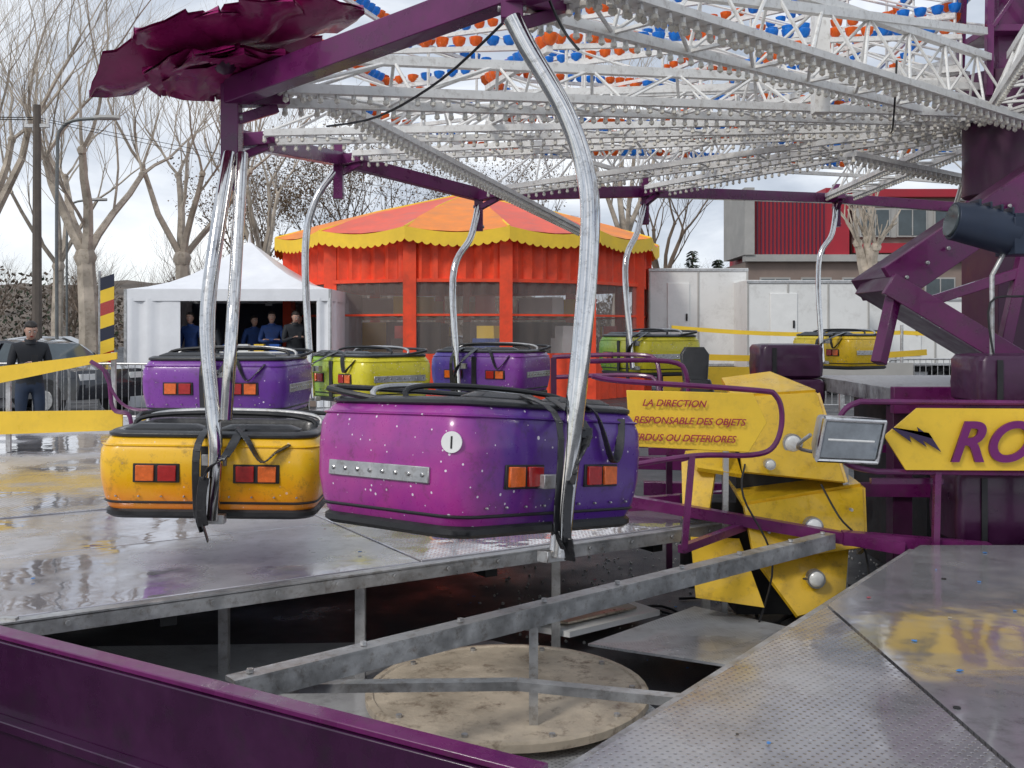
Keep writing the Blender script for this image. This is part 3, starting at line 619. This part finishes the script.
# ------------------------------------------------------------------ gazebo
gz=empty('white_marquee_tent'); m=MB(); x0,x1,y0,y1=-8.5,-4.0,22,26.5; ze=2.6; ap=V((-6.35,24.2,3.85))
cor=[V((x0,y0,ze)),V((x1,y0,ze)),V((x1,y1,ze)),V((x0,y1,ze))]
for i in range(4):
    a,b=cor[i],cor[(i+1)%4]; rows=[]
    for k in range(7):
        f=k/6; sag=.28*math.sin(math.pi*f)*(1-.2*f); rows.append([a.lerp(b,j/8).lerp(ap,f)-V((0,0,sag)) for j in range(9)])
    vs=[p for r in rows for p in r]; m.add(vs,[(r*9+j,r*9+j+1,(r+1)*9+j+1,(r+1)*9+j) for r in range(6) for j in range(8)],M_canvw)
    o=V((a.x+b.x,a.y+b.y,0))/2-V((ap.x,ap.y,0)); o=V((o.x,o.y,0)).normalized()*.02
    m.add([a+o,b+o,b+o-V((0,0,.26)),a+o-V((0,0,.26))],[(0,1,2,3)],M_canvw)
def wall(a,b,mt,z0=0,z1=2.4,n=40,amp=.05):
    a=V(a);b=V(b); d=(b-a).normalized(); nn=V((d.y,-d.x,0)); vs=[]
    for j in range(n+1):
        p=a.lerp(b,j/n)+nn*amp*math.sin(j*1.3)*(.5+.5*math.sin(j*.4))
        vs+=[p+V((0,0,z0)),p+V((0,0,z1))]
    m.add(vs,[(2*j,2*j+2,2*j+3,2*j+1) for j in range(n)],mt)
wall((x0,y0,0),(x0,y1,0),M_canvw); wall((x0,y0,0),(x0+1.2,y0,0),M_canvw,n=14); wall((x1-.3,y0,0),(x1,y0,0),M_canvw,n=6); wall((x0,y1,0),(x1,y1,0),M_navy); wall((x1,y0,0),(x1,y1,0),M_canvw)  # back wall coloured dark navy for a blue-black interior, other walls white
for p in cor: m.beam((p.x,p.y,0),(p.x,p.y,ze),.06,.06,M_galv)
m.tube([ap-V((0,0,.1)),ap+V((0,0,.18))],[.06,.01],M_canvw,8)
m.build('canvas',parent=gz,smooth=60)
m=MB(); m.box((-6.1,24.2,.15),(3.6,4.0,.3),M_brick); m.build('floor_platform',parent=gz)
tb=MB(); M_bc=mat('blue_cloth',(.02,.10,.42),.8); tb.box((-5.9,22.6,1.2),(1.8,.5,.04),M_badge); tb.box((-5.9,22.6,.75),(1.7,.45,.85),M_bc)
for k in range(4): tb.box((-6.4+.35*k,22.6,1.3),(.22,.2,.16),[M_bc,M_badge,M_signy,M_bc][k%4])
tb.build('trestle_table')
sb=MB()
for k in range(8): sb.plate([(-9.05,22.0,.6+.28*k),(-8.75,22.0,.7+.28*k),(-8.75,22.0,.98+.28*k),(-9.05,22.0,.88+.28*k)],.02,[M_canvy,M_red,M_canvy,M_navy][k%4])
sb.tube([(-9.07,22,0),(-9.07,22,3.0)],.03,M_galv,6); sb.build('striped_banner')

# ------------------------------------------------------------------ round kiosk
ks=empty('round_canvas_kiosk'); m=MB(); C=V((-1.25,28,0)); N=14; Re=5.25; Rw=5.0; zE=4.05; zA=5.5
def cp(r,t,z): return C+V((r*math.cos(t),r*math.sin(t),z))
tt=[2*math.pi*(i+.5)/N-math.pi/2 for i in range(N)]
cols=[M_canvp,M_canvo]
for i in range(N):
    t0,t1=tt[i],tt[(i+1)%N]
    if t1<t0: t1+=2*math.pi
    rows=[]
    for k in range(6):
        f=k/5; r=Re*(1-f)+.1; z=zE+(zA-zE)*(f**.85)
        rows.append([cp(r,t0,z).lerp(cp(r,t1,z),j/4)-V((0,0,.10*math.sin(math.pi*j/4)*(1-f))) for j in range(5)])
    m.add([p for r in rows for p in r],[(r*5+j,r*5+j+1,(r+1)*5+j+1,(r+1)*5+j) for r in range(5) for j in range(4)],cols[i%2])
    m.tube([cp(Re+.1,t0,zE+.01),cp(Re*.5,t0,zE+(zA-zE)*.56),cp(.1,t0,zA)],.035,M_canvy,5)
    n=12; vs=[]
    for j in range(n*4+1):
        p=cp(Re+.13,t0,0).lerp(cp(Re+.13,t1,0),j/(n*4)); dz=.26+.06*abs(math.sin(math.pi*j/4)); sag=.14*math.sin(math.pi*j/(n*4))
        vs+=[p+V((0,0,zE-sag+.02)),p+V((0,0,zE-dz-sag))]
    m.add(vs,[(2*j,2*j+1,2*j+3,2*j+2) for j in range(n*4)],M_canvy)
    a,b=cp(Rw,t0,0),cp(Rw,t1,0)
    m.beam(a,a+V((0,0,zE)),.3,.16,M_canvr)
    def seg(z0,z1,mt,amp=.04,nn=24,off=0):
        d=(b-a).normalized(); nrm=V((d.y,-d.x,0)); vs=[]
        for j in range(nn+1):
            p=a.lerp(b,j/nn)+nrm*(amp*math.sin(j*1.7+z0)+off); vs+=[p+V((0,0,z0)),p+V((0,0,z1))]
        m.add(vs,[(2*j,2*j+2,2*j+3,2*j+1) for j in range(nn)],mt)
    seg(2.85,4.0,M_canvr,.06); seg(0,1.15,M_canvr); seg(1.15,2.85,M_clear,.02)
    m.beam(a+V((0,0,2.85)),b+V((0,0,2.85)),.1,.08,M_canvr); m.beam(a+V((0,0,2.05)),b+V((0,0,2.05)),.04,.05,M_canvr)
m.build('canvas',parent=ks,smooth=50)
m=MB()
for i in range(9):
    t=i*.7; p=cp(2.6,t,0); m.box(p+V((0,0,.95)),(1.3,.8,1.9),[M_dark,M_canvy,M_navy,M_brick][i%4],t); m.box(p+V((0,0,2.3)),(1.1,.5,.5),[M_canvy,M_red,M_badge][i%3],t)
for i in range(12):
    p=cp(4.1,i*.52+.2,0); m.box(p+V((0,0,.75)),(.6,.5,1.5),[M_badge,M_red,M_canvo,M_dark,M_bc][i%5],i); m.box(p+V((0,0,1.65)),(.45,.35,.3),[M_canvy,M_badge,M_red][i%3],i)
m.tube([C,C+V((0,0,5.4))],.12,M_canvr,10)
m.build('arcade_machines',parent=ks)

# ------------------------------------------------------------------ trailers
def trailer(x,y,w,z1,z0=.7,dep=2.4):
    m=MB(); m.box((x+w/2,y+dep/2,(z0+z1)/2),(w,dep,z1-z0),M_trailer)
    n=int(w/.95)
    for i in range(n+1): m.box((x+.03+(w-.06)*i/n,y-.012,(z0+z1)/2),(.05,.02,z1-z0-.1),M_conc)
    m.box((x+w*.5,y-.012,z1-.05),(w,.03,.08),M_galv); m.box((x+w*.5,y-.012,z0+.04),(w,.03,.08),M_galv)
    m.box((x+w*.3,y-.02,z0+(z1-z0)*.5),(w*.22,.03,(z1-z0)*.7),M_badge); m.box((x+w*.38,y-.05,z0+(z1-z0)*.5),(.05,.04,.2),M_dark)
    for wx in(x+w*.25,x+w*.75):
        m.tube([(wx,y+.1,.42),(wx,y+.35,.42)],.42,M_black,20); m.tube([(wx,y+.07,.42),(wx,y+.12,.42)],.2,M_galv,14)
    m.box((x+w/2,y+.6,z0-.12),(w*.95,.3,.12),M_dark)
    m.build('white_trailer',bevel=.03)
trailer(3.75,27.5,2.75,3.4); trailer(6.1,26,3.2,3.0); trailer(9.6,28,4.5,2.6)
tp=MB()
for a,b,s in(((3.0,19,1.75),(7.6,19.5,1.65),.08),((7.6,19.5,1.65),(13,20,1.7),.1),((2.4,13,1.35),(5.6,13.5,1.4),.05)):
    a=V(a);b=V(b); pts=[a.lerp(b,t/10)-V((0,0,s*math.sin(math.pi*t/10))) for t in range(11)]
    for p,q in zip(pts[:-1],pts[1:]): tp.beam(p,q,.004,.08,M_canvy)
for x,y in((3,19),(7.6,19.5)): tp.tube([(x,y,0),(x,y,1.8)],.03,M_galv,6)
tp.build('yellow_barrier_tape')
yb=MB(); yb.box((2.6,12.2,1.1),(1.5,.06,.3),M_signy); yb.box((5.3,16,1.0),(2.2,.1,.35),M_conc); yb.box((2.6,12.3,.5),(.06,.06,1),M_galv); yb.box((5.3,16.1,.5),(.06,.06,1),M_galv); yb.build('yellow_barrier_board')

# ------------------------------------------------------------------ building
b=MB()
def window(x,y,z,w,h):
    b.box((x,y-.03,z),(w+.16,.1,h+.16),M_conc); b.box((x,y-.07,z),(w,.06,h),M_win); b.box((x,y-.11,z),(.05,.04,h),M_conc)
b.box((24,55,2.6),(24,8,5.2),M_brick); b.box((24,50.9,5.35),(24.4,.6,.35),M_conc)
b.box((14.2,54,7.0),(3.6,6,3.4),M_redclad)
for i in range(18): b.box((12.5+i*.2,50.97,7.0),(.05,.06,3.4),M_purpled)
b.box((12.0,53,7.2),(.5,5,3.4),M_conc); b.box((16.6,54,7.1),(1.2,6,3.7),M_redclad)
b.box((26,55,7.2),(17,7,3.4),M_brick); b.box((26,51.4,7.2),(17,.2,1.5),M_conc); b.box((26,51.3,8.7),(17.4,.6,.4),M_redclad); b.box((26,51.3,5.9),(17,.3,.5),M_redclad)
for i in range(9): window(18.6+i*1.9,51.3,7.2,1.4,1.3)
for i in range(11): window(13.4+i*2.1,51,3.6,1.4,1.4)
for i in range(6): b.box((14+i*3.6,50.9,1.2),(2,.15,2.4),M_win)
b.build('red_clad_building')

# ------------------------------------------------------------------ trees
rnd=random.Random(4)
def tree(x,y,h,seed,r0=.2,name='plane_tree',depth=5,spread=.75,m=M_bark,m2=M_bark,forkz=.3,lean=0,kids=(4,3,4,3,3),sides=6,into=None,leaves=0):
    rnd=random.Random(seed); t=into or MB()
    def br(p,d,L,r,k):
        pts=[p]; q=p; n=4 if k<3 else 3
        for i in range(n):
            d=(d+V((rnd.uniform(-1,1),rnd.uniform(-1,1),rnd.uniform(-.3,.9)))*(.17 if k else .06)).normalized(); q=q+d*L/n; pts.append(q)
        r1=r*.62 if k else r*.8
        t.tube(pts,[r+(r1-r)*i/n for i in range(n+1)],m if k<3 else m2,max(3,sides-k),k<2)
        if k<2: t.ball(q,r1*1.35,m,7,4)
        if k<depth:
            nk=kids[min(k,len(kids)-1)]
            for c in range(nk):
                tt=1 if (c<2 or k==0) else rnd.uniform(.35,.95)
                bp=pts[-1] if tt==1 else pts[max(1,int(tt*n))]
                a=2*math.pi*(c+rnd.random()*.7)/nk; side=V((math.cos(a),math.sin(a),0))
                nd=(d*1.0+side*spread*rnd.uniform(.5,1.2)+V((0,0,.25))).normalized()
                br(bp,nd,L*rnd.uniform(.6,.88) if k else h*rnd.uniform(.22,.3),r1*rnd.uniform(.5,.72),k+1)
    br(V((x,y,0)),V((lean,0,1)).normalized(),h*forkz,r0,0)
    if leaves:
        src=[v for v in t.v if v[2]>h*.28]
        for i in range(leaves):
            p=V(rnd.choice(src))+V((rnd.gauss(0,.12),rnd.gauss(0,.12),rnd.gauss(0,.12))); s=rnd.uniform(.04,.12)
            a=V((rnd.uniform(-1,1),rnd.uniform(-1,1),rnd.uniform(-1,1))).normalized()*s; bb=V((rnd.uniform(-1,1),rnd.uniform(-1,1),rnd.uniform(-1,1))).normalized()*s*.7
            t.add([p,p+a,p+a+bb,p+bb],[(0,1,2,3)],M_leafb)
    if into is None: return t.build(name)
K2=(4,3,4,4,4)
tree(-11.8,28,12.5,3,.30,kids=K2); tree(-10.8,33,13.5,11,.28,kids=K2); tree(-15.5,29,14,5,.30,kids=K2); tree(-9.9,40,13,21,.26,kids=K2)
tree(-20,44,15,8,.27); tree(4.6,44,15.5,9,.3,forkz=.35)
tree(-12.6,50,11,31,.2,'bare_tree',m=M_twig,m2=M_twig,leaves=5500,kids=K2); tree(-9.8,51,11.5,36,.2,'bare_tree',m=M_twig,m2=M_twig,leaves=5500,kids=K2); tree(-6.6,52,12,32,.2,'bare_tree',m=M_twig,m2=M_twig,leaves=3500); tree(-3.0,54,12,33,.2,'bare_tree',m=M_twig,m2=M_twig,leaves=2500)
tree(0.5,60,13,35,.2,'bare_tree',m=M_twig,m2=M_twig,leaves=2500)
tree(11.0,31,5.2,14,.34,depth=3,forkz=.6,spread=.5); tree(9,58,14,44,.3,'bare_tree',m=M_twig,m2=M_twig)
dw=MB(); M_wd=mat('distant_wood',(.10,.075,.055),.95,0,.5,.3,simple=True); M_wg=mat('distant_evergreen',(.04,.055,.032),.95,0,.4,.3,simple=True)
for i in range(38):
    tree(-66+i*2.1+rnd.uniform(-1,1),rnd.uniform(60,84),rnd.uniform(7.5,10.5)-(2.5 if i>28 else 0),100+i,.16,depth=4,m=M_twig,m2=M_twig,kids=(5,4,4,4),sides=4,into=dw,forkz=.22)
for i in range(18000):
    x=rnd.uniform(-75,32); hmax=5.2+1.2*math.sin(x*.25)+.7*math.sin(x*.9+1)+.5*math.sin(x*2.3)-(2.6 if x>-1 else 0)
    y=rnd.uniform(76,96); z=hmax*rnd.random()**.8; s=rnd.uniform(.06,.24)
    a=V((rnd.uniform(-1,1),rnd.uniform(-.5,.5),rnd.uniform(-1,1))).normalized()*s*1.6; bb=V((rnd.uniform(-1,1),rnd.uniform(-.5,.5),rnd.uniform(-.2,1))).normalized()*s
    p=V((x,y,z)); dw.add([p,p+a,p+a+bb,p+bb],[(0,1,2,3)],M_wg if (math.sin(x*.6)+rnd.random())>1.1 else M_wd)
dw.build('distant_trees')
M_hill=mat('hill_woodland',(.13,.105,.085),.95,0,.5,.25,.8,1.5,simple=True)
hl=MB(); vs=[];n=200
for j in range(n+1):
    x=-200+400*j/n; hz=(7.2+.8*math.sin(j*.09+1)+.3*math.sin(j*.7)+.25*math.sin(j*1.9)) if x<0 else max(4,7-x*.3)
    vs+=[(x,100,0),(x,118,hz*.6),(x,135,hz),(x,230,hz*1.05)]
hl.add(vs,[(4*j+k,4*j+4+k,4*j+5+k,4*j+1+k) for j in range(n) for k in range(3)],M_hill); hl.build('wooded_hill')
for (x,y,h) in((11.2,62,6.6),(13.2,64,6.2)):
    t=MB(); t.tube([(x,y,0),(x,y,h)],[.15,.03],M_twig,6)
    for i in range(900):
        z=rnd.uniform(.12,1); rr=(1-z)*1.5+.1; a=rnd.random()*6.28; r=rr*rnd.random()**.5; p=V((x+r*math.cos(a),y+r*math.sin(a),z*h)); d=V((math.cos(a),math.sin(a),-.4))*.28; s=V((-math.sin(a),math.cos(a),.2))*.1
        t.add([p,p+d,p+d+s,p+s],[(0,1,2,3)],M_wg)
    t.build('pine_tree')
p=MB(); p.tube([(-11.4,24,0),(-11.4,24,7.1)],[.13,.09],mat('weathered_pole',(.12,.10,.085),.9),8); p.beam((-11.7,24,6.6),(-11.1,24,6.6),.08,.08,M_galv)
for k in range(3): p.tube([(-11.65+k*.25,24,6.65),(-11.65+k*.25,24,6.8)],.03,M_badge,6)
p.build('utility_pole')
M_lamp=mat('lamp_post_grey',(.16,.17,.17),.5,.3)
def lamp(x,y,h,s):
    p=MB(); p.tube(smoothpts([(x,y,0),(x,y,h*.8),(x+s*.15,y,h*.97),(x+s*1.0,y,h)],6),.045,M_lamp,8)
    p.loft([[V((x+s*(1.0+dx),y+dy*w,h+dz)) for dy,dz in((-1,0),(-.6,.07),(.6,.07),(1,0),(.6,-.04),(-.6,-.04))] for dx,w in((-.05,.05),(.15,.12),(.5,.1),(.6,.04))],M_conc)
    p.build('street_lamp')
lamp(-11.6,25.5,7.1,1); lamp(-17.8,40,6.9,1)
w=MB()
for k,(z0,z1) in enumerate(((6.8,8.5),(6.75,8.0))): w.tube([(-40,20,z0+.5),(-25,22.5,z0-.2),(-11.5,24,z0)],.012,M_black,4); w.tube([(-11.4,24,z0),(-4,40,z0+.4-k*.3),(4,60,z1)],.008,M_black,4)
w.build('overhead_cable')

# ------------------------------------------------------------------ parked cars
def car(x,y,rz,col):
    body=mat('car_paint',col,.25,.3,.05,1,coat=1); m=MB()
    prof=[(-2.15,.35),(-2.2,.65),(-2.1,.92),(-1.2,1.02),(-.6,1.42),(.1,1.52),(1.0,1.5),(1.75,1.15),(2.1,1.02),(2.18,.6),(2.1,.32)]
    secs=[]
    for yy in(-.86,-.84,-.7,.7,.84,.86):
        r=[]
        for px,pz in prof:
            yk=yy
            if pz>1.05: yk=yy*(.98-.28*(pz-1.05)/.47)
            r.append(V((px*(.97 if abs(yy)>.85 else 1),yk,.36+(pz-.36)*(.97 if abs(yy)>.83 else 1))))
        secs.append(r)
    m.loft(secs,body)
    for s in(-1,1):
        yo=lambda pz:s*(.875*(.98-.28*(pz-1.05)/.47)+.008)
        m.plate([(-1.0,yo(1.06),1.06),(-.55,yo(1.38),1.38),(.1,yo(1.44),1.44),(.15,yo(1.06),1.06)],.006*s,M_win,(0,1,0))
        m.plate([(.22,yo(1.06),1.06),(.2,yo(1.44),1.44),(.95,yo(1.42),1.42),(1.45,yo(1.08),1.08)],.006*s,M_win,(0,1,0))
        for wx in(-1.35,1.35):
            m.tube([(wx,s*.7,.33),(wx,s*.885,.33)],.33,M_black,20); m.tube([(wx,s*.87,.33),(wx,s*.9,.33)],.19,M_galv,12)
            m.tube([(wx,s*.86,.36),(wx,s*.872,.36)],.39,M_dark,20)
        m.box((-2.1,s*.62,.78),(.14,.36,.14),M_lampw); m.box((2.12,s*.68,.85),(.1,.26,.22),M_red)
    m.plate([(-1.22,-.62,1.05),(-1.22,.62,1.05),(-.64,.52,1.42),(-.64,-.52,1.42)],.012,M_win)
    m.plate([(1.72,-.6,1.2),(1.72,.6,1.2),(1.06,.52,1.5),(1.06,-.52,1.5)],.012,M_win)
    m.build('parked_car',Matrix.Translation((x,y,0))@Matrix.Rotation(rz,4,'Z'),bevel=.03)
car(-9.9,20.8,math.radians(155),(.02,.022,.03)); car(-14.6,24.5,math.radians(200),(.25,.27,.3)); car(-14.5,30,math.radians(10),(.3,.3,.3)); car(-8.9,31,math.radians(10),(.1,.1,.11))
car(13.5,30,.2,(.4,.4,.42)); car(-2.8,36,.0,(.05,.05,.06))

# ------------------------------------------------------------------ people
def human(x,y,z,rz,h=1.75,top=M_jack,pose='stand',name='person'):
    k=h/1.75
    J={'pel':(0,0,.95,.15),'sp':(0,.0,1.15,.14),'ch':(0,-.01,1.36,.165),'nk':(0,-.02,1.50,.06),'hd0':(0,-.03,1.56,.055)}
    E=[('pel','sp'),('sp','ch'),('ch','nk'),('nk','hd0')]
    for s,n in((-1,'l'),(1,'r')):
        if pose=='phone': el,ha=(s*.25,-.02,1.12),(s*.10,-.27,1.20)
        elif pose=='cross': el,ha=(s*.27,-.05,1.12),(-s*.06,-.24,1.16)
        else: el,ha=(s*.27,.02,1.12),(s*.27,-.08,.86)
        J['sh'+n]=(s*.19,0,1.42,.075); J['el'+n]=(*el,.052); J['ha'+n]=(*ha,.036)
        J['hp'+n]=(s*.10,0,.88,.105); J['kn'+n]=(s*.12,-.03,.49,.07); J['an'+n]=(s*.13,.02,.09,.048); J['to'+n]=(s*.14,-.15,.04,.042)
        E+=[('ch','sh'+n),('sh'+n,'el'+n),('el'+n,'ha'+n),('pel','hp'+n),('hp'+n,'kn'+n),('kn'+n,'an'+n),('an'+n,'to'+n)]
    keys=list(J); me=bpy.data.meshes.new('sk'); me.from_pydata([J[q][:3] for q in keys],[(keys.index(a),keys.index(b)) for a,b in E],[])
    o=bpy.data.objects.new('sk',me); COL.objects.link(o); o.modifiers.new('s','SKIN')
    for i,q in enumerate(keys):
        sv=me.skin_vertices[0].data[i]; sv.radius=(J[q][3],J[q][3]*(.72 if q in('pel','sp','ch') else 1)); sv.use_root=(q=='pel')
    ss=o.modifiers.new('u','SUBSURF'); ss.levels=2
    dg=bpy.context.evaluated_depsgraph_get(); ev=bpy.data.meshes.new_from_object(o.evaluated_get(dg)); bpy.data.objects.remove(o)
    m=MB(); vs=[v.co.copy() for v in ev.vertices]
    for q,mt in (('leg',M_jeans),('top',top),('skin',M_skin),('shoe',M_black)):
        fs=[]
        for p in ev.polygons:
            c=p.center
            kk='skin' if c.z>1.50 else 'shoe' if c.z<.1 else 'leg' if (c.z<.92 and abs(c.x)<.22) else 'top'
            if kk==q: fs.append(tuple(p.vertices))
        m.add(vs,fs,mt)
    nd=MB(); hc=V((0,-.045,1.665)); secs=[]
    for zz,rx,ry,oy in((-.115,.03,.035,-.03),(-.10,.05,.06,-.02),(-.05,.066,.085,-.005),(0,.075,.098,0),(.05,.076,.098,.005),(.09,.06,.08,.005),(.115,.02,.03,0)):
        secs.append([hc+V((rx*math.cos(t),oy+ry*math.sin(t),zz)) for t in [i*math.pi/8 for i in range(16)]])
    nd.loft(secs,M_skin)
    nd.plate([hc+V((-.013,-.092,-.03)),hc+V((.013,-.092,-.03)),hc+V((0,-.094,.02))],.024,M_skin,(0,-1,0))
    for s in(-1,1):
        nd.ball(hc+V((s*.03,-.088,.01)),.011,M_badge,8,5); nd.ball(hc+V((s*.03,-.097,.01)),.006,M_hair,6,4)
        nd.ball(hc+V((s*.077,.005,-.005)),.022,M_skin,6,5,(.4,.7,1.2)); nd.box(hc+V((s*.03,-.095,.032)),(.03,.01,.006),M_hair)
    nd.box(hc+V((0,-.088,-.055)),(.04,.01,.009),M_red)
    hs=[]
    for zz,rx,ry,oy in((-.04,.07,.05,.055),(.0,.082,.075,.035),(.045,.084,.09,.022),(.09,.074,.1,.005),(.115,.05,.07,.003),(.13,.02,.03,0)):
        hs.append([hc+V((rx*math.cos(t),oy+ry*math.sin(t),zz)) for t in [i*math.pi/8 for i in range(16)]])
    nd.loft(hs,M_hair)
    if pose=='phone':
        pv=V((0,-.02,1.56)); Rr=Matrix.Rotation(math.radians(22),3,'X'); nd.v=[tuple(pv+Rr@(V(q)-pv)) for q in nd.v]
    off=len(m.v); m.v+=nd.v
    for f,mi in zip(nd.f,nd.m): m.f.append([off+q for q in f]); m.m.append(m.mi(nd.mats[mi]))
    m.tube([(0,-.02,1.47),(0,-.025,1.53)],[.085,.072],top,12)
    for s,n in((-1,'l'),(1,'r')):
        H=V(J['ha'+n][:3]); d=(H-V(J['el'+n][:3])).normalized(); sd=d.cross(V((0,0,1)))
        sd=sd.normalized() if sd.length>.2 else V((0,1,0))
        m.loft([[H+d*u+sd*w*math.cos(t)+d.cross(sd)*.013*math.sin(t) for t in [i*math.pi/4 for i in range(8)]] for u,w in((0,.028),(.04,.04),(.085,.038))],M_skin)
        for f in range(4):
            b0=H+d*.08+sd*(-.028+.019*f); L=(.06,.072,.068,.05)[f]; cu=-V((0,0,1))*.02
            m.tube([b0,b0+d*L*.5,b0+d*L*.85+cu],[.009,.0085,.007],M_skin,6)
        m.tube([H+d*.02+sd*.03*s,H+d*.05+sd*.055*s,H+d*.075+sd*.06*s],[.011,.01,.008],M_skin,6)
    if pose=='phone': m.box((0,-.38,1.25),(.075,.012,.14),M_black)
    m.build(name,Matrix.Translation((x,y,z))@Matrix.Rotation(rz,4,'Z')@Matrix.Scale(k,4),smooth=60)
human(-6.75,14,0,math.radians(35),1.80,M_jack,'phone')
Z=.3
human(-7.05,23.3,Z,.3,1.70,M_jack,'cross'); human(-6.75,22.3,Z,-.4,1.66,M_jack); human(-5.5,22.9,Z,.2,1.78,M_jackb,'cross'); human(-4.85,22.3,Z,.5,1.80,M_jack,'phone'); human(-7.25,22.6,Z,-.2,1.76,M_jackb); human(-5.15,24.2,Z,.0,1.75,M_jack); human(-6.1,23.6,Z,.7,1.70,M_jackb)

# ------------------------------------------------------------------ world, sun, camera
w=bpy.data.worlds.new('World'); scn.world=w; w.use_nodes=True; nt=w.node_tree; bg=nt.nodes['Background']
sky=nt.nodes.new('ShaderNodeTexSky'); sky.sky_type='NISHITA'; sky.sun_disc=False; sky.sun_elevation=math.radians(40); sky.sun_rotation=math.radians(-140)
tc=nt.nodes.new('ShaderNodeTexCoord'); mp=nt.nodes.new('ShaderNodeMapping'); mp.inputs['Scale'].default_value=(1,1,2.6); nt.links.new(tc.outputs['Generated'],mp.inputs[0])
n=noise(nt,2.9,7,.55,mp.outputs[0]); n.inputs['Distortion'].default_value=.3
cl=ramp(nt,n.outputs[0],[(.33,(3.5,4.0,4.8)),(.46,(5.1,5.6,6.4)),(.56,(7.4,7.8,8.4)),(.68,(9.8,10.0,10.2))])
n2=noise(nt,1.7,5,.5,mp.outputs[0]); f=ramp(nt,n2.outputs[0],[(.38,(.6,.6,.6)),(.52,(.97,.97,.97))])
nt.links.new(mixc(nt,f.outputs[0],sky.outputs[0],cl.outputs[0]),bg.inputs['Color']); bg.inputs['Strength'].default_value=.125
L=bpy.data.lights.new('sun','SUN'); L.energy=1.5; L.angle=math.radians(12); L.color=(1,.96,.9)
so=bpy.data.objects.new('sun',L); COL.objects.link(so); so.rotation_euler=(math.radians(50),0,math.radians(-40))
cam=bpy.data.cameras.new('camera'); cam.lens=36*1000/1024; cam.sensor_width=36; cam.shift_y=-54/1024; cam.clip_end=1500; cam.clip_start=.05
co=bpy.data.objects.new('camera',cam); COL.objects.link(co); co.location=(0,0,1.7); co.rotation_euler=(math.pi/2,0,0); scn.camera=co
